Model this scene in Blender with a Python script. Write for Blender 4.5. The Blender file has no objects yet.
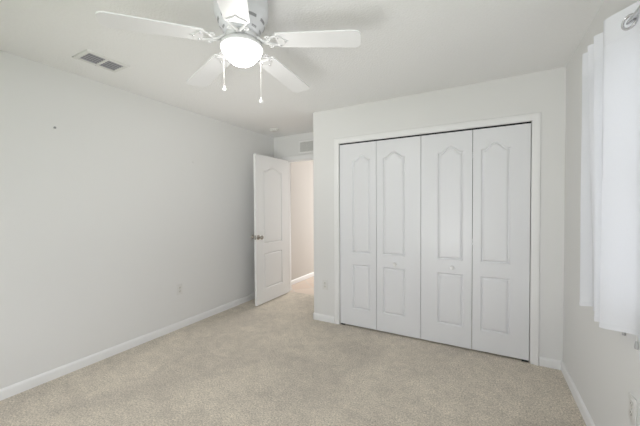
import bpy, bmesh, math
from math import pi, sin, cos, radians
from mathutils import Vector, Matrix

C = bpy.context.scene.collection
S = bpy.context.scene

# ------------------------------------------------------------------ camera, light, exposure
yaw, pitch, roll = 0.5063, -0.0208, -0.0058
fw = Vector((-sin(yaw)*cos(pitch), cos(yaw)*cos(pitch), sin(pitch)))
rt = Vector((cos(yaw), sin(yaw), 0.0))
up = rt.cross(fw)
r2 = rt*cos(roll) + up*sin(roll)
u2 = up*cos(roll) - rt*sin(roll)
cd = bpy.data.cameras.new('camera')
cd.sensor_fit = 'HORIZONTAL'; cd.sensor_width = 36.0
cd.lens = 298.81*36.0/640.0
cd.clip_start = 0.02
cam = bpy.data.objects.new('camera', cd); C.objects.link(cam)
M = Matrix((r2, u2, -fw)).transposed().to_4x4()
M.translation = Vector((1.7891, -3.0534, 1.3365))
cam.matrix_world = M
S.camera = cam

S.view_settings.view_transform = 'Standard'
S.view_settings.look = 'None'
S.view_settings.gamma = 1.0
S.view_settings.use_curve_mapping = False
S.view_settings.exposure = 0.0

w = bpy.data.worlds.new('daylight'); S.world = w
w.use_nodes = True
wb = w.node_tree.nodes['Background']
wb.inputs[0].default_value = (0.935, 0.965, 1.0, 1); wb.inputs[1].default_value = 1.5

def area(name, loc, rot, sx, sy, power, col):
    l = bpy.data.lights.new(name, 'AREA'); l.shape = 'RECTANGLE'
    l.size = sx; l.size_y = sy; l.energy = power; l.color = col
    o = bpy.data.objects.new(name, l); C.objects.link(o)
    o.location = loc; o.rotation_euler = rot
    return o
# sky light enters through the windows; added fill lights bounce off the ceiling and stand in the hall
wb.inputs[1].default_value = 2.40
area('hall_end_fill', (-0.45, 3.86, 1.35), (radians(-90), 0, 0), 1.1, 1.9, 68.0, (1.0, 0.985, 0.965))  # added fill light in front of the hall's solid end wall
def bounce(name, loc, aim, sx, sy, power, spread):
    b = area(name, loc, (0, 0, 0), sx, sy, power, (1.0, 1.0, 0.995))
    b.rotation_euler = (Vector(aim)-Vector(loc)).to_track_quat('-Z', 'Y').to_euler()
    b.data.spread = radians(spread)
bounce('bounce_fill', (1.20, -3.40, 0.90), (-0.60, -0.45, 2.44), 1.7, 1.2, 5.6, 55)  # added fill light behind the camera, aimed at the ceiling
bounce('bounce_fill_right', (1.20, -3.40, 0.70), (1.95, -0.70, 2.30), 0.6, 0.5, 4.8, 78)  # second added fill, lifting the right side
FAN_GLOW = 42.0

# ------------------------------------------------------------------ materials
def nmat(name):
    m = bpy.data.materials.new(name); m.use_nodes = True
    return m, m.node_tree.nodes, m.node_tree.links, m.node_tree.nodes['Principled BSDF']

def paint(name, col, rough=0.5, bump=0.0, scale=200.0, detail=2.0, var=0.0, dist=0.002, metal=0.0):
    m, N, L, b = nmat(name)
    b.inputs['Roughness'].default_value = rough
    b.inputs['Metallic'].default_value = metal
    b.inputs['Base Color'].default_value = (*col, 1)
    tc = N.new('ShaderNodeTexCoord')
    nz = N.new('ShaderNodeTexNoise'); nz.inputs['Scale'].default_value = scale; nz.inputs['Detail'].default_value = detail
    L.new(tc.outputs['Object'], nz.inputs['Vector'])
    if var:
        mx = N.new('ShaderNodeMix'); mx.data_type = 'RGBA'
        mx.inputs[6].default_value = (*[c*(1-var) for c in col], 1)
        mx.inputs[7].default_value = (*[min(1, c*(1+var)) for c in col], 1)
        L.new(nz.outputs['Fac'], mx.inputs[0]); L.new(mx.outputs[2], b.inputs['Base Color'])
    if bump:
        bp = N.new('ShaderNodeBump'); bp.inputs['Strength'].default_value = bump; bp.inputs['Distance'].default_value = dist
        L.new(nz.outputs['Fac'], bp.inputs['Height']); L.new(bp.outputs['Normal'], b.inputs['Normal'])
    return m

WALL = paint('wall_paint', (0.80, 0.797, 0.788), 0.75, 0.12, 160, 3, 0.012)
CEIL = paint('ceiling_texture', (0.88, 0.878, 0.876), 0.9, 0.55, 75, 5, 0.03, 0.006)
WHITE = paint('white_trim_paint', (0.87, 0.868, 0.865), 0.42, 0.04, 90, 2, 0.008)
DOORW = paint('white_door_paint', (0.81, 0.815, 0.835), 0.30, 0.06, 120, 3, 0.008)
FANW = paint('fan_white_enamel', (0.79, 0.79, 0.80), 0.35, 0.02, 60, 2, 0.01)
HOUSING = paint('fan_housing_enamel', (0.73, 0.735, 0.76), 0.35, 0.02, 60, 2, 0.01)
FANGREY = paint('fan_bracket_enamel', (0.66, 0.66, 0.665), 0.30, 0.05, 90, 2, 0.02)
PLASTIC = paint('white_plastic', (0.76, 0.755, 0.735), 0.35, 0.02, 90, 2, 0.01)
IVORY = paint('ivory_plastic', (0.73, 0.72, 0.68), 0.35, 0.02, 90, 2, 0.01)
VENTW = paint('vent_enamel', (0.76, 0.76, 0.74), 0.45, 0.03, 80, 2, 0.02)
LOUVRE = paint('louvre_grey', (0.36, 0.36, 0.39), 0.5, 0.03, 80, 2, 0.04)
DARK = paint('dark_void', (0.02, 0.02, 0.022), 0.9, 0.02, 50, 2, 0.1)
NICKEL = paint('satin_nickel', (0.42, 0.39, 0.35), 0.28, 0.02, 200, 2, 0.05, 0.001, 1.0)
CHROME = paint('brushed_steel', (0.62, 0.62, 0.64), 0.22, 0.02, 200, 2, 0.05, 0.001, 1.0)
TIPG = paint('tip_plastic', (0.46, 0.46, 0.46), 0.5, 0.02, 80, 2, 0.05)
DUCTG = paint('duct_grey', (0.50, 0.50, 0.48), 0.8, 0.02, 80, 2, 0.05)
CHAIN = paint('chain_metal', (0.62, 0.61, 0.58), 0.35, 0.02, 200, 2, 0.05)
GREYP = paint('grey_plastic', (0.30, 0.30, 0.31), 0.5, 0.02, 80, 2, 0.05)
CLOSET = paint('closet_inside', (0.30, 0.30, 0.29), 0.9, 0.1, 120, 2, 0.02)
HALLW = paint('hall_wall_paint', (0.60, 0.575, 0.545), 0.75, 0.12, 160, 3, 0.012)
FOLIAGE = paint('outside_lawn', (0.16, 0.22, 0.09), 0.9, 0.4, 30, 5, 0.3)

def carpet():
    m, N, L, b = nmat('carpet_pile')
    b.inputs['Roughness'].default_value = 1.0
    b.inputs['Sheen Weight'].default_value = 0.15
    b.inputs['Specular IOR Level'].default_value = 0.05
    tc = N.new('ShaderNodeTexCoord')
    def noise(sc, det, rough=0.6, dist=0.0):
        n = N.new('ShaderNodeTexNoise'); n.inputs['Scale'].default_value = sc; n.inputs['Detail'].default_value = det
        n.inputs['Roughness'].default_value = rough; n.inputs['Distortion'].default_value = dist
        L.new(tc.outputs['Object'], n.inputs['Vector']); return n
    fine, mid, big = noise(95, 4, 0.75), noise(11, 5, 0.7, 0.4), noise(1.5, 3, 0.5, 0.8)
    def ramp(src, p0, p1, c0, c1):
        r = N.new('ShaderNodeValToRGB'); e = r.color_ramp.elements
        e[0].position, e[1].position = p0, p1; e[0].color, e[1].color = (*c0, 1), (*c1, 1)
        L.new(src.outputs['Fac'], r.inputs['Fac']); return r
    r1 = ramp(fine, .33, .67, (.40, .353, .292), (.97, .878, .752))
    r2_ = ramp(mid, .35, .65, (.88, .88, .88), (1.06, 1.06, 1.06))
    r3 = ramp(big, .40, .60, (.91, .91, .91), (1.05, 1.05, 1.04))
    def mul(a, c):
        x = N.new('ShaderNodeMix'); x.data_type = 'RGBA'; x.blend_type = 'MULTIPLY'; x.inputs[0].default_value = 1
        L.new(a, x.inputs[6]); L.new(c, x.inputs[7]); return x.outputs[2]
    L.new(mul(mul(r1.outputs[0], r2_.outputs[0]), r3.outputs[0]), b.inputs['Base Color'])
    ad = N.new('ShaderNodeMath'); ad.operation = 'ADD'
    L.new(fine.outputs['Fac'], ad.inputs[0]); L.new(mid.outputs['Fac'], ad.inputs[1])
    bp = N.new('ShaderNodeBump'); bp.inputs['Strength'].default_value = 0.6; bp.inputs['Distance'].default_value = 0.012
    L.new(ad.outputs[0], bp.inputs['Height']); L.new(bp.outputs['Normal'], b.inputs['Normal'])
    return m
CARPET = carpet()

def tile():
    m, N, L, b = nmat('hall_tile')
    b.inputs['Roughness'].default_value = 0.45
    tc = N.new('ShaderNodeTexCoord')
    mp = N.new('ShaderNodeMapping'); mp.inputs['Rotation'].default_value = (0, 0, radians(45))
    L.new(tc.outputs['Object'], mp.inputs['Vector'])
    br = N.new('ShaderNodeTexBrick'); br.offset = 0.0
    br.inputs['Color1'].default_value = (.66, .53, .44, 1); br.inputs['Color2'].default_value = (.72, .61, .52, 1)
    br.inputs['Mortar'].default_value = (.62, .58, .52, 1)
    br.inputs['Scale'].default_value = 1.0; br.inputs['Mortar Size'].default_value = 0.006
    br.inputs['Brick Width'].default_value = 0.33; br.inputs['Row Height'].default_value = 0.33
    L.new(mp.outputs[0], br.inputs['Vector']); L.new(br.outputs['Color'], b.inputs['Base Color'])
    return m
TILE = tile()

def glass():
    m = bpy.data.materials.new('window_glass'); m.use_nodes = True
    N, L = m.node_tree.nodes, m.node_tree.links
    N.clear(); o = N.new('ShaderNodeOutputMaterial')
    t = N.new('ShaderNodeBsdfTransparent'); g = N.new('ShaderNodeBsdfGlossy'); g.inputs['Roughness'].default_value = 0.02
    mx = N.new('ShaderNodeMixShader'); mx.inputs[0].default_value = 0.04
    L.new(t.outputs[0], mx.inputs[1]); L.new(g.outputs[0], mx.inputs[2])
    L.new(mx.outputs[0], o.inputs[0]); return m
GLASS = glass()

def cloth(name, col, trans):
    m = bpy.data.materials.new(name); m.use_nodes = True
    N, L = m.node_tree.nodes, m.node_tree.links
    N.clear(); o = N.new('ShaderNodeOutputMaterial')
    d = N.new('ShaderNodeBsdfDiffuse'); t = N.new('ShaderNodeBsdfTranslucent'); mx = N.new('ShaderNodeMixShader')
    mx.inputs[0].default_value = trans
    tc = N.new('ShaderNodeTexCoord'); wv = N.new('ShaderNodeTexNoise'); wv.inputs['Scale'].default_value = 350
    L.new(tc.outputs['Object'], wv.inputs['Vector'])
    c = N.new('ShaderNodeMix'); c.data_type = 'RGBA'
    c.inputs[6].default_value = (*[x*.97 for x in col], 1); c.inputs[7].default_value = (*[min(.93, x*1.03) for x in col], 1)
    L.new(wv.outputs['Fac'], c.inputs[0]); L.new(c.outputs[2], d.inputs[0]); L.new(c.outputs[2], t.inputs[0])
    L.new(d.outputs[0], mx.inputs[1]); L.new(t.outputs[0], mx.inputs[2]); L.new(mx.outputs[0], o.inputs[0])
    return m
CURTAIN = cloth('curtain_cloth', (0.865, 0.875, 0.92), 0.23)
HEADER = cloth('curtain_header_cloth', (0.835, 0.845, 0.885), 0.10)

def glow(name, col, strength):
    m, N, L, b = nmat(name)
    b.inputs['Base Color'].default_value = (.9, .9, .88, 1); b.inputs['Roughness'].default_value = .3
    b.inputs['Emission Color'].default_value = (*col, 1)
    # emission dimmed towards the rim to spare the blades near it
    tc = N.new('ShaderNodeTexCoord'); sp = N.new('ShaderNodeSeparateXYZ'); mr = N.new('ShaderNodeMapRange')
    L.new(tc.outputs['Object'], sp.inputs[0]); L.new(sp.outputs['Z'], mr.inputs['Value'])
    mr.inputs['From Min'].default_value = 2.155-2.44; mr.inputs['From Max'].default_value = 2.105-2.44
    mr.inputs['To Min'].default_value = strength*.06; mr.inputs['To Max'].default_value = strength
    L.new(mr.outputs['Result'], b.inputs['Emission Strength'])
    return m
GLOBE = glow('lit_frosted_glass', (1.0, 0.975, 0.94), FAN_GLOW)

# ------------------------------------------------------------------ mesh helpers
class MB:
    def __init__(s): s.bm = bmesh.new()
    def box(s, a, b, bev=0.0, seg=2):
        a, b = Vector(a), Vector(b)
        vs = [s.bm.verts.new((x, y, z)) for x in (a.x, b.x) for y in (a.y, b.y) for z in (a.z, b.z)]
        fs = [s.bm.faces.new([vs[i] for i in f]) for f in ((0,1,3,2),(4,6,7,5),(0,4,5,1),(2,3,7,6),(0,2,6,4),(1,5,7,3))]
        if bev:
            es = list({e for f in fs for e in f.edges})
            bmesh.ops.bevel(s.bm, geom=es, offset=bev, segments=seg, profile=0.5, affect='EDGES')
        return s
    def lathe(s, prof, n=32, M=None, cap=True):
        M = M or Matrix()
        rings = []
        for r, z in prof:
            if r < 1e-6: rings.append([s.bm.verts.new(M @ Vector((0, 0, z)))])
            else: rings.append([s.bm.verts.new(M @ Vector((r*cos(2*pi*i/n), r*sin(2*pi*i/n), z))) for i in range(n)])
        for A, B in zip(rings, rings[1:]):
            for i in range(n):
                j = (i+1) % n
                if len(A) == 1 and len(B) == 1: continue
                if len(A) == 1: s.bm.faces.new((A[0], B[i], B[j]))
                elif len(B) == 1: s.bm.faces.new((A[i], B[0], A[j]))
                else: s.bm.faces.new((A[i], B[i], B[j], A[j]))
        if cap:
            for R in (rings[0], rings[-1]):
                if len(R) > 1: s.bm.faces.new(R)
        return s
    def tube(s, pts, r, n=10, flat=1.0, cap=True, closed=False):
        pts = [Vector(p) for p in pts]; rings = []; prev = None
        K = len(pts)
        for i, p in enumerate(pts):
            if closed: t = pts[(i+1) % K] - pts[i-1]
            else: t = pts[min(i+1, K-1)] - pts[max(i-1, 0)]
            t.normalize()
            if prev is None:
                a = Vector((0, 0, 1)) if abs(t.z) < .9 else Vector((1, 0, 0))
                nrm = t.cross(a).normalized()
            else:
                nrm = (prev - t*prev.dot(t)).normalized()
            prev = nrm; bn = t.cross(nrm)
            rr = r[i] if isinstance(r, (list, tuple)) else r
            rings.append([s.bm.verts.new(p + nrm*(rr*cos(2*pi*k/n)) + bn*(rr*flat*sin(2*pi*k/n))) for k in range(n)])
        prs = list(zip(rings, rings[1:])) + ([(rings[-1], rings[0])] if closed else [])
        for A, B in prs:
            for k in range(n):
                j = (k+1) % n; s.bm.faces.new((A[k], A[j], B[j], B[k]))
        if cap and not closed: s.bm.faces.new(rings[0]); s.bm.faces.new(rings[-1])
        return s
    def prism(s, poly, fmap, h0, h1):
        A = [s.bm.verts.new(fmap(x, y, h0)) for x, y in poly]; B = [s.bm.verts.new(fmap(x, y, h1)) for x, y in poly]
        n = len(poly)
        s.bm.faces.new(A); s.bm.faces.new(B)
        for i in range(n):
            j = (i+1) % n; s.bm.faces.new((A[i], A[j], B[j], B[i]))
        return s
    def sweep(s, prof, path, fmap):
        # prof: (offset, height) closed loop; offset goes to the right of the walking direction
        n = len(path); P = [Vector(p) for p in path]; secs = []
        for i in range(n):
            d0 = (P[i]-P[i-1]).normalized() if i else None
            d1 = (P[i+1]-P[i]).normalized() if i < n-1 else None
            n0 = Vector((d0.y, -d0.x)) if d0 else None; n1 = Vector((d1.y, -d1.x)) if d1 else None
            if n0 is None: m = n1
            elif n1 is None: m = n0
            else:
                m = (n0+n1).normalized(); m = m / max(.2, m.dot(n0))
            secs.append([s.bm.verts.new(fmap(*(P[i]+m*o), h)) for o, h in prof])
        k = len(prof)
        for A, B in zip(secs, secs[1:]):
            for i in range(k):
                j = (i+1) % k; s.bm.faces.new((A[i], A[j], B[j], B[i]))
        s.bm.faces.new(secs[0]); s.bm.faces.new(secs[-1])
        return s
    def build(s, name, mat, parent=None, loc=(0, 0, 0), smooth=True, ang=38):
        bmesh.ops.remove_doubles(s.bm, verts=s.bm.verts, dist=1e-5)
        bmesh.ops.recalc_face_normals(s.bm, faces=s.bm.faces)
        if smooth:
            for f in s.bm.faces: f.smooth = True
            for e in s.bm.edges:
                if len(e.link_faces) == 2 and e.calc_face_angle(0) > radians(ang): e.smooth = False
        me = bpy.data.meshes.new(name); s.bm.to_mesh(me); s.bm.free()
        me.materials.append(mat)
        o = bpy.data.objects.new(name, me); C.objects.link(o)
        o.location = loc
        if parent: o.parent = parent
        return o

def tag(o, label=None, cat=None, group=None, kind=None):
    if label: o['label'] = label
    if cat: o['category'] = cat
    if group: o['group'] = group
    if kind: o['kind'] = kind
    return o
def empty(name, loc=(0, 0, 0)):
    o = bpy.data.objects.new(name, None); C.objects.link(o); o.location = loc; o.empty_display_size = .1
    return o
def copy_tree(o, parent=None):
    c = o.copy(); C.objects.link(c)
    if parent: c.parent = parent
    for ch in list(o.children): copy_tree(ch, c)
    return c
def struct(o, label, cat): return tag(o, label, cat, kind='structure')

# ------------------------------------------------------------------ room dimensions
H, W, XL, E, YB = 2.44, 2.3437, -1.1692, 0.775, -3.72
C0, C1, HC, CW = 0.3456, 2.1225, 2.0419, 0.0608
T = 0.115
DX0, DX1 = -0.932, -0.149          # bedroom doorway
WY0, WY1, WZ0, WZ1 = -3.50, -1.06, 0.86, 2.04     # curtained window, widened out of view for more daylight
RX0, RX1, RZ0, RZ1 = -0.70, 2.10, 0.30, 2.36      # wide window added behind the camera for sky light

XY = lambda x, y, h: Vector((x, y, h))

# ------------------------------------------------------------------ large structure
struct(MB().box((XL-T, YB-T, -.1), (W+T, E+.055, 0)).build('floor', CARPET), 'beige cut pile carpet covering the bedroom floor', 'floor')
struct(MB().box((XL-T, E+.055, -.1), (0.9, 4.0, -.004)).build('hall_floor', TILE), 'peach tile floor of the hall beyond the doorway', 'floor')
struct(MB().box((XL-T, YB-T, H), (W+T, 4.0, H+.1)).build('ceiling', CEIL), 'off white textured bedroom ceiling', 'ceiling')
struct(MB().box((XL-T, YB-T, 0), (XL, E+T, H)).build('wall_left', WALL), 'plain pale grey long wall beside the open door', 'wall')
# entry wall with doorway
m = MB()
m.box((XL, E, 0), (DX0-.018, E+T, H)); m.box((DX1+.018, E, 0), (T, E+T, H)); m.box((DX0-.018, E, 2.068), (DX1+.018, E+T, H))
struct(m.build('wall_entry', WALL), 'short grey wall around the bedroom doorway', 'wall')
# closet front wall, with a rounded outer corner
m = MB(); rr = .02
arc = [(rr-rr*sin(a), rr-rr*cos(a)) for a in [pi/2*i/6 for i in range(7)]]    # (rr,0) -> (0,rr)
m.prism(arc + [(0, T), (C0-.018, T), (C0-.018, 0)], XY, 0, H)
m.box((C1+.018, 0, 0), (W, T, H)); m.box((C0-.018, 0, HC+.018), (C1+.018, T, H))
m.box((0, T, 0), (T, E, H))
struct(m.build('wall_front', WALL, ang=30), 'pale grey wall framing the white bifold closet', 'wall')
# closet interior
m = MB(); m.box((T, E, 0), (W+T, E+T, H)); m.box((W, T, 0), (W+T, E, H))
struct(m.build('wall_closet_inside', CLOSET), 'dark inside wall of the closet', 'wall')
# right wall with window opening
m = MB()
m.box((W, WY1, 0), (W+T, T, H)); m.box((W, YB-T, 0), (W+T, WY0, H))
m.box((W, WY0, 0), (W+T, WY1, WZ0)); m.box((W, WY0, WZ1), (W+T, WY1, H))
struct(m.build('wall_right', WALL), 'pale grey wall behind the white curtain', 'wall')
# rear wall with the added wide window
m = MB()
m.box((XL, YB-T, 0), (RX0, YB, H)); m.box((RX1, YB-T, 0), (W, YB, H))
m.box((RX0, YB-T, 0), (RX1, YB, RZ0)); m.box((RX0, YB-T, RZ1), (RX1, YB, H))
struct(m.build('wall_rear', WALL), 'grey wall with a wide window added behind the camera for light', 'wall')
# hall
m = MB(); m.box((-1.235, E+T, 0), (-1.12, 4.0, H))
struct(m.build('wall_hall_left', HALLW), 'warm lit hall wall seen through the doorway', 'wall')
m = MB(); m.box((-1.12, 3.885, 0), (0.9, 4.0, H)); m.box((0.785, E+T, 0), (0.9, 3.885, H))
struct(m.build('wall_hall_end', HALLW), 'far end wall of the hall', 'wall')
# ground outside
struct(MB().box((-12, -16, -.5), (14, YB-T-.02, -.3)).build('ground_outside', FOLIAGE), 'lawn outside the rear window', 'ground')

# windows (frame + pane)
def window(n, o, fmap, a0, a1, b0, b1, mull, label):
    r = empty('window_%d' % n, o); struct(r, label, 'window')
    f = MB(); t = .045
    def bx(x0, z0, x1, z1, d0=.02, d1=.08):
        p, q = fmap(x0, z0, d0), fmap(x1, z1, d1)
        f.box([min(i, j) for i, j in zip(p, q)], [max(i, j) for i, j in zip(p, q)], .003, 1)
    bx(a0, b0, a0+t, b1); bx(a1-t, b0, a1, b1); bx(a0+t, b0, a1-t, b0+t); bx(a0+t, b1-t, a1-t, b1)
    for k in mull:
        if k[0] == 'v': bx(k[1]-.025, b0+t, k[1]+.025, b1-t, .023, .077)
        else: bx(a0+t, k[1]-.02, a1-t, k[1]+.02)
    f.build('frame', WHITE, r)
    p, q = fmap(a0+t, b0+t, .048), fmap(a1-t, b1-t, .052)
    MB().box([min(i, j) for i, j in zip(p, q)], [max(i, j) for i, j in zip(p, q)]).build('pane', GLASS, r)
    return r
wn = window(1, (W, 0, 0), lambda a, b, d: (d, a, b), WY0, WY1, WZ0, WZ1, [('h', (WZ0+WZ1)/2), ('v', -1.87), ('v', -2.69)], 'window behind the white curtain, widened out of view for more daylight')
MB().box((-.004, WY0-.0, WZ0-.022), (.02, WY1+.0, WZ0), .003).build('sill', WHITE, wn)
window(2, (0, YB, 0), lambda a, b, d: (a, -d, b), RX0, RX1, RZ0, RZ1, [('v', (RX0+RX1)/2)], 'unseen wide window added behind the camera to let in sky light')

# ------------------------------------------------------------------ trim
BB = [(0, 0), (.014, 0), (.014, .055), (.011, .066), (.005, .074), (0, .076)]
def base(name, path, label, mat=WHITE):
    return struct(MB().sweep(BB, path, XY).build(name, mat, ang=50), label, 'baseboard')
base('baseboard_left', [(XL, YB), (XL, E)], 'white baseboard along the long left wall')
base('baseboard_entry', [(XL+.014, E), (DX0-.066, E)], 'short white baseboard behind the open door')
arcp = [(x, y) for x, y in reversed(arc)]
base('baseboard_front_corner', [(0, E)] + arcp + [(C0-CW-.004, 0)], 'short white baseboard wrapping the outer corner beside the closet')
base('baseboard_front', [(C1+CW+.004, 0), (W-.014, 0)], 'short white baseboard between closet casing and right wall')
base('baseboard_right', [(W, 0), (W, YB)], 'white baseboard below the curtain wall')
base('baseboard_hall', [(-1.12, E+T), (-1.12, 3.88)], 'white baseboard along the hall wall', WHITE)
CP = [(0.004, 0), (.004, .010), (.012, .0125), (.020, .0125), (.030, .015), (.050, .018), (.058, .016), (.0608, .010), (.0608, 0)]
CPL = [(-o, h) for o, h in CP]      # left of the walking direction
def casing(name, x0, x1, z1, ywall, sgn, label, prof=CPL):
    path = [(x0, 0), (x0, z1), (x1, z1), (x1, 0)]
    return struct(MB().sweep(prof, path, lambda a, b, h: Vector((a, ywall+sgn*h, b))).build(name, WHITE, ang=35), label, 'door trim')
casing('trim_1', C0, C1, HC, 0, -1, 'white casing around the bifold closet opening')
casing('trim_2', DX0, DX1, 2.055, E, -1, 'white casing around the bedroom doorway')
casing('trim_3', DX0, DX1, 2.055, E+T, 1, 'white casing on the hall side of the doorway')
m = MB()
m.box((C0-.018, .001, 0), (C0, T, HC+.018)); m.box((C1, .001, 0), (C1+.018, T, HC+.018)); m.box((C0, .001, HC), (C1, T, HC+.018))
struct(m.build('trim_4', WHITE), 'white jamb lining inside the closet opening', 'door trim')
m = MB()
m.box((DX0-.018, E+.001, 0), (DX0, E+T, 2.068)); m.box((DX1, E+.001, 0), (DX1+.018, E+T, 2.068)); m.box((DX0, E+.001, 2.05), (DX1, E+T, 2.068))
m.box((DX0, E+.05, 0), (DX0+.008, E+.085, 2.05)); m.box((DX1-.01, E+.05, 0), (DX1, E+.085, 2.05)); m.box((DX0+.01, E+.05, 2.04), (DX1-.01, E+.085, 2.05))
struct(m.build('trim_5', WHITE), 'white jamb and stop lining the bedroom doorway', 'door trim')
MBt = MB().box((C0+.003, .010, HC-.012), (C1-.003, .052, HC), .001, 1)  # track blackened to give the gap above the leaves its shade
struct(MBt.build('trim_6', DARK), 'sliding track coloured dark like the shaded gap along the head of the closet opening', 'track')

# ------------------------------------------------------------------ panel doors
def loop(x0, x1, z0, zs, zp, d, n=28):
    pts = [(x0+d, z0+d), (x1-d, z0+d)]
    xa, xb = x0+d, x1-d
    for i in range(n+1):
        t = 1 - i/n
        z = zs if zp is None else zs + (zp-zs)*(0.5-0.5*cos(2*pi*min(1, max(0, (t-.10)/.80))))**.7
        pts.append((xa+(xb-xa)*t, z-d))
    return pts
def panel_face(bm, x0, x1, z0, z1, panels, fmap):
    """front face of a moulded door: panels (px0, px1, pz0, shoulder, peak or None), low to high; fmap(x, z, depth)"""
    V = lambda x, z, d=0: bm.verts.new(fmap(x, z, d))
    px0, px1 = panels[0][0], panels[0][1]
    quad = lambda a, b, c, d: bm.faces.new([V(a, c), V(b, c), V(b, d), V(a, d)])
    quad(x0, px0, z0, z1); quad(px1, x1, z0, z1)
    zc = z0
    for i, (a, b, c, zs, zp) in enumerate(panels):
        quad(a, b, zc, c)
        zc = zs
        prev = None
        for d, dep in ((0, 0), (.002, .001), (.011, .0115), (.014, .012), (.025, .0035), (.032, .0015)):
            ring = [V(x, z, dep) for x, z in loop(a, b, c, zs, zp, d)]
            if prev:
                for k in range(len(ring)):
                    j = (k+1) % len(ring); bm.faces.new((prev[k], prev[j], ring[j], ring[k]))
            prev = ring
        bm.faces.new(prev)
    a, b, c, zs, zp = panels[-1]
    top = loop(a, b, c, zs, zp, 0)[2:]
    # top rail as quads up from the arch
    for (xa, za), (xb, zb) in zip(top, top[1:]):
        bm.faces.new([V(xb, zb), V(xa, za), V(xa, z1), V(xb, z1)])

def moulded_door(name, mat, x0, x1, z0, z1, px0, px1, thick, parent, both=True, fm=None):
    """leaf in its own plane: x along width, y into the depth"""
    m = MB(); pans = [(px0, px1, .204, .70, None), (px0, px1, .825, 1.846, 1.903)]
    fm = fm or (lambda x, z, d: Vector((x, d, z)))
    panel_face(m.bm, x0, x1, z0, z1, pans, fm)
    panel_face(m.bm, x0, x1, z0, z1, pans, lambda x, z, d: fm(x, z, thick-d))
    V = lambda x, z, d: m.bm.verts.new(fm(x, z, d))
    for q in ([(x0, z0), (x1, z0)], [(x1, z0), (x1, z1)], [(x1, z1), (x0, z1)], [(x0, z1), (x0, z0)]):
        (a, b), (c, d) = q
        m.bm.faces.new([V(a, b, 0), V(c, d, 0), V(c, d, thick), V(a, b, thick)])
    return m.build(name, mat, parent, smooth=False)

JX = [C0+.004, 0.7756, 1.2301, 1.6830, C1-.003]
PX = [(.500, .708), (.845, 1.077), (1.384, 1.610), (1.750, 1.977)]
YD = .004
def knob_profile(): return [(0, 0), (.010, 0), (.010, .004), (.007, .010), (.009, .014), (.0165, .020), (.0195, .027), (.0180, .033), (.0105, .0375), (0, .0385)]
def bifold(n, i0, knob_leaf, kx, kz, label, pivot_x):
    ox = (JX[i0]+JX[i0+2])/2
    r = empty('door_%d' % n, (ox, YD, 0)); struct(r, label, 'closet door')
    for k in (i0, i0+1):
        g0 = .0012 if k % 2 else 0.0
        lf = moulded_door('leaf', DOORW, JX[k]+.0022-ox, JX[k+1]-.0022-ox, .017, HC-.016, PX[k][0]-ox, PX[k][1]-ox, .032, r)
        if k == knob_leaf:
            MB().lathe(knob_profile(), 24, Matrix.Translation((kx-ox, .0, kz)) @ Matrix.Rotation(pi/2, 4, 'X')).build('knob', WHITE, lf)
    # three hinges on the back of the fold, and the floor pivot
    hx = JX[i0+1]-ox
    for z in (.25, 1.0, 1.8):
        MB().box((hx-.02, .032, z-.03), (hx+.02, .036, z+.03), .001, 1).build('hinge', CHROME, r)
    MB().box((pivot_x-.022-ox, .002, .0), (pivot_x+.022-ox, .036, .0145), .001, 1).build('pivot_bracket', DARK, r)
bifold(2, 0, 1, .976, .742, 'white two leaf bifold closet door nearer the bedroom doorway', JX[0]+.03)
bifold(3, 2, 2, 1.516, .760, 'white two leaf bifold closet door nearer the curtain', JX[4]-.03)

# bedroom door, open at right angles to its doorway; visible face looks at the closet
DF, DH = 0.0, 0.748
r = empty('door_1', (-0.909, E-.004, 0)); struct(r, 'open white arched panel door standing in front of the left wall', 'door')
oy = r.location.y; ox = -0.909
fx_face = -0.874 - ox
lf = moulded_door('leaf', WHITE, DF-oy, DH-oy, .016, 2.045, .155-oy, .578-oy, .035, r, fm=lambda x, z, d: Vector((fx_face-d, x, z)))
def lever(sx):
    m = MB(); x = fx_face if sx > 0 else fx_face-.035
    Mx = Matrix.Translation((x, .040-oy, .932)) @ Matrix.Rotation(sx*pi/2, 4, 'Y')
    k = MB().lathe([(0, 0), (.032, 0), (.032, .004), (.027, .010), (.012, .013), (.0105, .040), (.013, .045), (.022, .050), (.0275, .060), (.027, .068), (.021, .076), (.010, .079), (0, .0795)], 28, Mx).build('door_knob', NICKEL, lf)
lever(1); lever(-1)
MB().box((fx_face-.030, DF-oy-.0012, .932-.029), (fx_face-.005, DF-oy+.002, .932+.029), .0006, 1).build('latch_plate', NICKEL, lf)
for z in (.20, 1.02, 1.85):
    m = MB(); m.lathe([(.006, z-.045), (.006, z+.045)], 12, Matrix.Translation((fx_face-.037-.004, DH-oy+.006, 0)))
    m.box((fx_face-.036, DH-oy, z-.045), (fx_face-.006, DH-oy+.002, z+.045))
    m.build('hinge', NICKEL, r)

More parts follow.
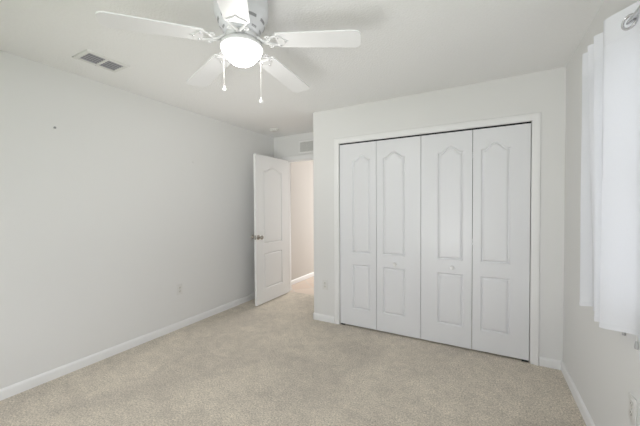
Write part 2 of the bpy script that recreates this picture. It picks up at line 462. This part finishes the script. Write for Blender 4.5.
# ------------------------------------------------------------------ ceiling fan
FX, FY = 0.6670, -1.8640
fan = tag(empty('ceiling_fan', (FX, FY, H)), 'white five blade ceiling fan with a lit bowl light and two pull chains', 'ceiling fan')
Z = lambda z: z-H
m = MB().lathe([(0, 0), (.128, 0), (.136, Z(2.43)), (.139, Z(2.40)), (.139, Z(2.345)), (.136, Z(2.328)), (.124, Z(2.312)), (.121, Z(2.302)),
          (.117, Z(2.288)), (.104, Z(2.268)), (.098, Z(2.262)), (.096, Z(2.250)), (.088, Z(2.240)), (.078, Z(2.236)), (0, Z(2.236))], 64)
mot = m.build('motor_housing', HOUSING, fan)
def slot(bm_, a0, a1, r0, z0, r1, z1, th=.0015):
    n = 8; I = []
    for i in range(n+1):
        a = a0+(a1-a0)*i/n
        I.append([Vector((r*cos(a), r*sin(a), z)) for r, z in ((r0+th, z0), (r1+th, z1), (r1-th*2, z1), (r0-th*2, z0))])
    I = [[bm_.verts.new(p) for p in q] for q in I]
    for A, B in zip(I, I[1:]):
        for k in range(4): bm_.faces.new((A[k], A[(k+1) % 4], B[(k+1) % 4], B[k]))
    bm_.faces.new(I[0]); bm_.faces.new(I[-1])
m = MB()
for k in range(10):
    a = 2*pi*k/10+.1
    m = MB(); slot(m.bm, a, a+.36, .1195, Z(2.297), .1160, Z(2.285)); m.build('vent_slot', GREYP, mot)
for k in range(10):
    a = 2*pi*k/10+.35
    m = MB(); slot(m.bm, a, a+.30, .0965, Z(2.257), .0935, Z(2.2475)); m.build('vent_slot', GREYP, mot)
MB().lathe([(0, Z(2.236)), (.070, Z(2.236)), (.084, Z(2.231)), (.086, Z(2.214)), (.080, Z(2.206)), (.05, Z(2.204)), (0, Z(2.204))], 48).build('flywheel', FANGREY, fan)
MB().lathe([(0, Z(2.2035)), (.074, Z(2.2035)), (.088, Z(2.200)), (.100, Z(2.192)), (.108, Z(2.182)), (.1115, Z(2.172)), (.1115, Z(2.167)), (.109, Z(2.165)), (0, Z(2.165))], 56).build('light_fitter', FANGREY, fan)
gp = [(0, Z(2.1645)), (.105, Z(2.1645)), (.1075, Z(2.162))]
for i in range(1, 15):
    q = 1-i/14
    gp.append((.1075*q, Z(2.160)-.079*(1-q**2.4)))
MB().lathe(gp, 56).build('globe', GLOBE, fan)

def blade_parts(az):
    R = Matrix.Rotation(az, 4, 'Z')
    droop = Matrix.Translation((.19, 0, Z(2.190))) @ Matrix.Rotation(radians(4.8), 4, 'Y') @ Matrix.Rotation(radians(-3), 4, 'X')
    # outline in blade space: x from 0 (root) to LN, y across
    LN, w0, w1 = .430, .058, .068
    pts = []
    def corner(cx, cy, rad, a0, a1, n=7):
        for i in range(n+1):
            a = a0+(a1-a0)*i/n; pts.append((cx+rad*cos(a), cy+rad*sin(a)))
    corner(LN-.036, w1-.036, .036, pi/2, 0); corner(LN-.036, -w1+.036, .036, 0, -pi/2)
    corner(.014, -w0+.014, .014, -pi/2, -pi); corner(.014, w0-.014, .014, pi, pi/2)
    m = MB(); m.prism(pts, lambda x, y, h: R @ droop @ Vector((x, y, h)), 0, .006)
    bl = m.build('blade', FANW, fan, ang=30)
    # ornate bracket: two scroll arms, a tongue plate under the blade root, three screws
    m = MB()
    for s in (1, -1):
        p = []
        for (x, y, z) in ((.078, .016*s, 2.212), (.098, .020*s, 2.203), (.118, .010*s, 2.192), (.138, .009*s, 2.186), (.158, .020*s, 2.188), (.176, .034*s, 2.191), (.196, .040*s, 2.1905)):
            p.append((x, y, z))
        # smooth
        q = []
        for i in range(len(p)-1):
            a0, a1 = Vector(p[max(i-1, 0)]), Vector(p[i]); a2, a3 = Vector(p[i+1]), Vector(p[min(i+2, len(p)-1)])
            for k in range(5):
                t = k/5
                q.append(.5*((2*a1)+(a2-a0)*t+(2*a0-5*a1+4*a2-a3)*t*t+(3*a1-a0-3*a2+a3)*t**3))
        q.append(Vector(p[-1]))
        tw = math.tan(radians(-3))
        q = [R @ Vector((v.x, v.y, Z(v.z) + v.y*tw*min(1, max(0, (v.x-.12)/.07)))) for v in q]
        m.tube(q, .0062, 8)
        # scroll curl
        c = Vector((.150, .036*s, 2.188)); cur = []
        for k in range(15):
            a = k/14*1.6*pi; rad = .014-.0075*k/14
            cur.append(R @ Vector((c.x+rad*cos(a), c.y+s*rad*sin(a), Z(c.z)+tw*c.y*.6)))
        m.tube(cur, .0042, 6)
    m.prism([(-.002, -.045), (.020, -.046), (.032, -.030), (.045, -.012), (.062, 0), (.045, .012), (.032, .030), (.020, .046), (-.002, .045), (.008, .015), (.008, -.015)],
            lambda x, y, h: R @ droop @ Vector((x, y, h)), -.005, -.0005)
    br = m.build('blade_bracket', FANGREY, fan)
    for x, y in ((.016, .030), (.016, -.030), (.046, 0)):
        MB().lathe([(0, -.0085), (.0035, -.008), (.005, -.006), (.005, -.004), (0, -.004)], 12, R @ droop @ Matrix.Translation((x, y, 0))).build('screw', CHROME, br)
A0 = radians(19.2)
for k in range(5): blade_parts(A0 + k*2*pi/5)

cr = Vector((cos(yaw), sin(yaw), 0)); cf = Vector((-sin(yaw), cos(yaw), 0))
def chain(off, back, zt, zb):
    p = cr*off + cf*back
    m = MB()
    m.tube([(p.x, p.y, Z(zt)), (p.x, p.y, Z(zb)+.028)], .0006, 6)
    m.tube([(p.x*.86, p.y*.86, Z(zt)+.004), (p.x, p.y, Z(zt))], .004, 8)
    n = int((zt-zb-.03)/.009)
    for i in range(n):
        z = Z(zt)-.004-i*.009
        m.lathe([(0, z-.0012), (.0008, z-.0006), (.0010, z), (.0008, z+.0006), (0, z+.0012)], 6, Matrix.Translation((p.x, p.y, 0)))
    ch = m.build('pull_chain', CHAIN, fan)
    b = Z(zb)
    MB().lathe([(0, b), (.007, b+.001), (.0105, b+.005), (.0095, b+.012), (.005, b+.021), (.003, b+.026), (.0034, b+.029), (.0018, b+.032), (0, b+.032)], 20, Matrix.Translation((p.x, p.y, 0))).build('fob', FANW, ch)
chain(-.111, .050, 2.172, 1.966)
chain(.088, .050, 2.172, 1.900)

# ------------------------------------------------------------------ ceiling fittings
vx0, vx1, vy0, vy1 = -.850, -.636, -2.003, -1.712
v = tag(empty('ceiling_vent', ((vx0+vx1)/2, (vy0+vy1)/2, H)), 'white framed air vent with two dark louvre banks on the ceiling', 'vent')
a, b = (vx1-vx0)/2, (vy1-vy0)/2
m = MB(); pr = [(0, 0), (0, -.003), (.008, -.009), (.026, -.010), (.030, -.007), (.030, 0)]
m.sweep(pr, [(-a, -b), (-a, b), (a, b), (a, -b), (-a, -b)], XY)
m.box((-a+.029, -.009, -.009), (a-.029, .009, -.0015))
m.build('frame', VENTW, v, ang=25)
MB().box((-a+.028, -b+.028, -.0012), (a-.028, b-.028, -.0004)).build('duct_opening', DARK, v)
for y0, y1 in ((-b+.030, -.0092), (.0092, b-.030)):
    m = MB(); n = 5; x0, x1 = -a+.032, a-.032
    for k in range(n):
        xc = x0+(x1-x0)*(k+.5)/n
        m.prism([(xc+.0070, -.0030), (xc+.0074, -.0038), (xc-.0066, -.0078), (xc-.0070, -.0070)], lambda x, y, h: Vector((x, h, y)), y0, y1)
    m.build('louvre_bank', LOUVRE, v)
for sx in (-1, 1): MB().lathe([(0, -.0125), (.003, -.012), (.0042, -.0095), (0, -.0095)], 10, Matrix.Translation((sx*(a-.016), 0, 0))).build('screw', CHROME, v)

d = tag(empty('smoke_detector', (-.834, .350, H)), 'round white smoke detector on the ceiling above the open door', 'smoke detector')
MB().lathe([(0, 0), (.062, 0), (.064, -.006), (.062, -.012), (0, -.012)], 40).build('base_ring', PLASTIC, d)
MB().lathe([(0, -.0118), (.056, -.0118), (.057, -.020), (.052, -.030), (.040, -.035), (.020, -.0365), (0, -.0365)], 40).build('cover', PLASTIC, d)
m = MB()
for k in range(14):
    A = 2*pi*k/14; slot(m.bm, A, A+.28, .0572, -.0165, .0570, -.0185, .0008)
m.build('sensing_slots', GREYP, d)
MB().lathe([(0, -.0385), (.004, -.038), (.005, -.0363), (0, -.0363)], 12, Matrix.Translation((.02, -.01, 0))).build('test_button', PLASTIC, d)

gx0, gx1, gz0, gz1 = -.695, -.175, 2.142, 2.338
g = tag(empty('return_grille', ((gx0+gx1)/2, E, (gz0+gz1)/2)), 'white slatted air return grille on the wall above the bedroom doorway', 'vent')
a, b = (gx1-gx0)/2, (gz1-gz0)/2
XZ = lambda x, z, h: Vector((x, -h, z))
m = MB(); m.sweep([(0, 0), (0, .003), (.006, .009), (.022, .010), (.027, .007), (.027, 0)], [(-a, -b), (-a, b), (a, b), (a, -b), (-a, -b)], XZ)
m.build('frame', WHITE, g, ang=25)
MB().box((-a+.025, -.0012, -b+.025), (a-.025, -.0003, b-.025)).build('duct_opening', DUCTG, g)
m = MB(); n = 12
for k in range(n):
    zc = -b+.028+(2*b-.056)*(k+.5)/n
    m.prism([(-.0018, zc+.0065), (-.0030, zc+.0065), (-.0088, zc-.0055), (-.0076, zc-.0055)], lambda y, z, h: Vector((h, y, z)), -a+.0265, a-.0265)
for xc in (-a*.45, 0, a*.45): m.box((xc-.003, -.0075, -b+.0265), (xc+.003, -.0015, b-.0265))
m.build('slats', VENTW, g)

# ------------------------------------------------------------------ outlets
def outlet(label, loc, rz):
    r = tag(empty('wall_outlet', loc), label, 'outlet', 'duplex wall outlets')
    r.rotation_euler.z = rz
    m = MB().box((-.035, -.0055, -.0575), (.035, 0, .0575), .003, 3); m.build('cover_plate', PLASTIC, r)
    for s in (1, -1):
        zc = .0195*s; pts = []
        for i in range(28):
            t = 2*pi*i/28; pts.append((.0172*cos(t), max(-.0135, min(.0135, .0172*sin(t)))+zc))
        k = MB().prism(pts, lambda x, z, h: Vector((x, -h, z)), .0050, .0072).build('socket', IVORY, r)
        q = MB()
        q.box((-.0075, -.0076, zc-.001), (-.0055, -.0070, zc+.007)); q.box((.0055, -.0076, zc-.001), (.0075, -.0070, zc+.006))
        q.lathe([(0, .0070), (.0024, .0070), (.0024, .0076), (0, .0076)], 12, Matrix.Translation((0, 0, zc-.007)) @ Matrix.Rotation(pi/2, 4, 'X'))
        q.build('slots', DARK, k)
    MB().lathe([(0, .0050), (.0032, .0050), (.0028, .0068), (0, .0070)], 12, Matrix.Rotation(pi/2, 4, 'X')).build('screw', CHROME, r)
    return r
outlet('white duplex outlet low on the long bare wall beside the open door', (XL, -.934, .432), pi/2)
outlet('white duplex outlet between the outer wall corner and the closet casing', (.160, 0, .430), 0)
outlet('white duplex outlet low on the wall under the curtain', (W, -1.312, .466), -pi/2)

# nail and old nail hole anchor on the left wall
n_ = tag(MB().lathe([(0, 0), (.0035, 0), (.0035, .016), (.0085, .0165), (.0085, .019), (0, .0195)], 14, Matrix.Rotation(pi/2, 4, 'Y')).build('wall_nail', GREYP, loc=(XL, -2.004, 1.966)),
         'small dark nail left in the upper part of the bare wall', 'nail')
tag(MB().lathe([(0, 0), (.0085, 0), (.0105, .0015), (.0095, .003), (.003, .0035), (0, .0025)], 16, Matrix.Rotation(pi/2, 4, 'Y')).build('wall_anchor', VENTW, loc=(XL, -.735, 1.862)),
    'tiny pale wall anchor on the bare wall nearer the open door', 'wall anchor')

# ------------------------------------------------------------------ curtain and rod
RXc, RZc = 2.309, 2.098
ZT, ZB = 2.165, .778
#  (y_top, x_top, y_bottom, x_bottom)
KEYS = [(-.868, 2.322, -.872, 2.322), (-.905, 2.250, -.905, 2.250), (-.950, 2.326, -.955, 2.318), (-1.000, 2.250, -1.010, 2.284), (-1.048, 2.328, -1.075, 2.318),
        (-1.100, 2.250, -1.165, 2.252), (-1.165, 2.330, -1.205, 2.318), (-1.240, 2.250, -1.243, 2.250), (-1.362, 2.334, -1.362, 2.334),
        (-1.66, 2.258, -1.66, 2.258), (-1.72, 2.325, -1.72, 2.325)]
def curtain_profile(t):
    pts = [Vector((k[1]+(k[3]-k[1])*t, k[0]+(k[2]-k[0])*t)) for k in KEYS]
    out = []
    for i in range(len(pts)-1):
        a0, a1, a2, a3 = pts[max(i-1, 0)], pts[i], pts[i+1], pts[min(i+2, len(pts)-1)]
        for k in range(10):
            s = k/10; e = s*s*(3-2*s); e = .55*e+.45*s
            out.append(Vector((a1.x+(a2.x-a1.x)*e, a1.y+(a2.y-a1.y)*(s))))
    out.append(pts[-1]); return out
def sheet(z0, z1, nz, th, off=0.0):
    m = MB(); rows = []
    for j in range(nz+1):
        z = z0+(z1-z0)*j/nz; t = (ZT-z)/(ZT-ZB); P = curtain_profile(t)
        A, B = [], []
        for i, p in enumerate(P):
            zz = z + (p.x-2.25)*.28*max(0, t)
            d = (P[min(i+1, len(P)-1)]-P[max(i-1, 0)]).normalized(); n = Vector((d.y, -d.x))
            wob = .0015*sin(9*t+i*.35)*t
            A.append(m.bm.verts.new((p.x+n.x*(off+th+wob), p.y+n.y*(off+th+wob), zz))); B.append(m.bm.verts.new((p.x+n.x*(off-th+wob), p.y+n.y*(off-th+wob), zz)))
        rows.append((A, B))
    for (A, B), (A2, B2) in zip(rows, rows[1:]):
        for i in range(len(A)-1):
            m.bm.faces.new((A[i], A[i+1], A2[i+1], A2[i])); m.bm.faces.new((B[i+1], B[i], B2[i], B2[i+1]))
        m.bm.faces.new((A[0], A2[0], B2[0], B[0])); m.bm.faces.new((A[-1], B[-1], B2[-1], A2[-1]))
    for (A, B) in (rows[0], rows[-1]):
        for i in range(len(A)-1): m.bm.faces.new((A[i], B[i], B[i+1], A[i+1]))
    return m
cu = tag(empty('curtain', (0, 0, 0)), 'white pleated grommet curtain hanging over the window on the right wall', 'curtain')
sheet(ZB, ZT-.118, 22, .0007).build('panel', CURTAIN, cu, ang=60)
sheet(ZT-.1185, ZT, 4, .0013).build('header_band', HEADER, cu, ang=60)
sheet(ZB-.001, ZB+.022, 1, .0015).build('hem', HEADER, cu, ang=60)
# grommets where the rod passes through the header
for i in range(2, len(KEYS)-1):
    k0, k1 = KEYS[i], KEYS[i+1]
    f = (RXc-k0[1])/(k1[1]-k0[1]); y = k0[0]+(k1[0]-k0[0])*f
    d = Vector((k1[1]-k0[1], k1[0]-k0[0], 0)).normalized(); nrm = Vector((d.y, -d.x, 0))
    if abs(d.y) < .62: pass
    ring = []
    upv = Vector((0, 0, 1))
    c = Vector((RXc, y, RZc))
    pts = [c + d*(.026*cos(2*pi*q/32)) + upv*(.026*sin(2*pi*q/32)) for q in range(32)]
    MB().tube(pts, .0058, 8, closed=True).build('grommet', CHROME, cu)
rod = tag(empty('curtain_rod', (RXc, -1.66, RZc)), 'brushed steel rod carrying the white curtain', 'curtain rod')
MB().lathe([(0, -.86), (.0085, -.86), (.0085, .70), (0, .70)], 20, Matrix.Rotation(-pi/2, 4, 'X')).build('pole', CHROME, rod)
for s, y in ((1, .70), (-1, -.86)):
    MB().lathe([(0, 0), (.011, 0), (.013, .004), (.013, .016), (.010, .020), (0, .021)], 20, Matrix.Translation((0, y, 0)) @ Matrix.Rotation(-s*pi/2, 4, 'X')).build('end_cap', CHROME, rod)
for y in (.62, -.84):
    m = MB().box((W-RXc-.004, y-.014, -.032), (W-RXc, y+.014, .032), .001, 1)
    m.tube([(W-RXc-.003, y, -.016), (.004, y, -.0145), (-.004, y, -.010)], .005, 8)
    m.build('bracket', CHROME, rod)

for y, z, lab in ((-1.222, .748, 'small grey cord end showing under the curtain hem, farther from the camera'), (-1.352, .740, 'small grey cord end showing under the curtain hem, nearer the camera')):  # plain grey tips peeking out below the hem
    r = tag(empty('hem_tip', (W-.007, y, z)), lab, 'tip', 'cord ends under the curtain hem')
    MB().lathe([(0, 0), (.006, .002), (.0068, .010), (.005, .026), (.0025, .034), (0, .034)], 14).build('tip_bulb', TIPG, r)
    MB().tube([(0, 0, .033), (0, 0, .10)], .0012, 6).build('tip', PLASTIC, r)
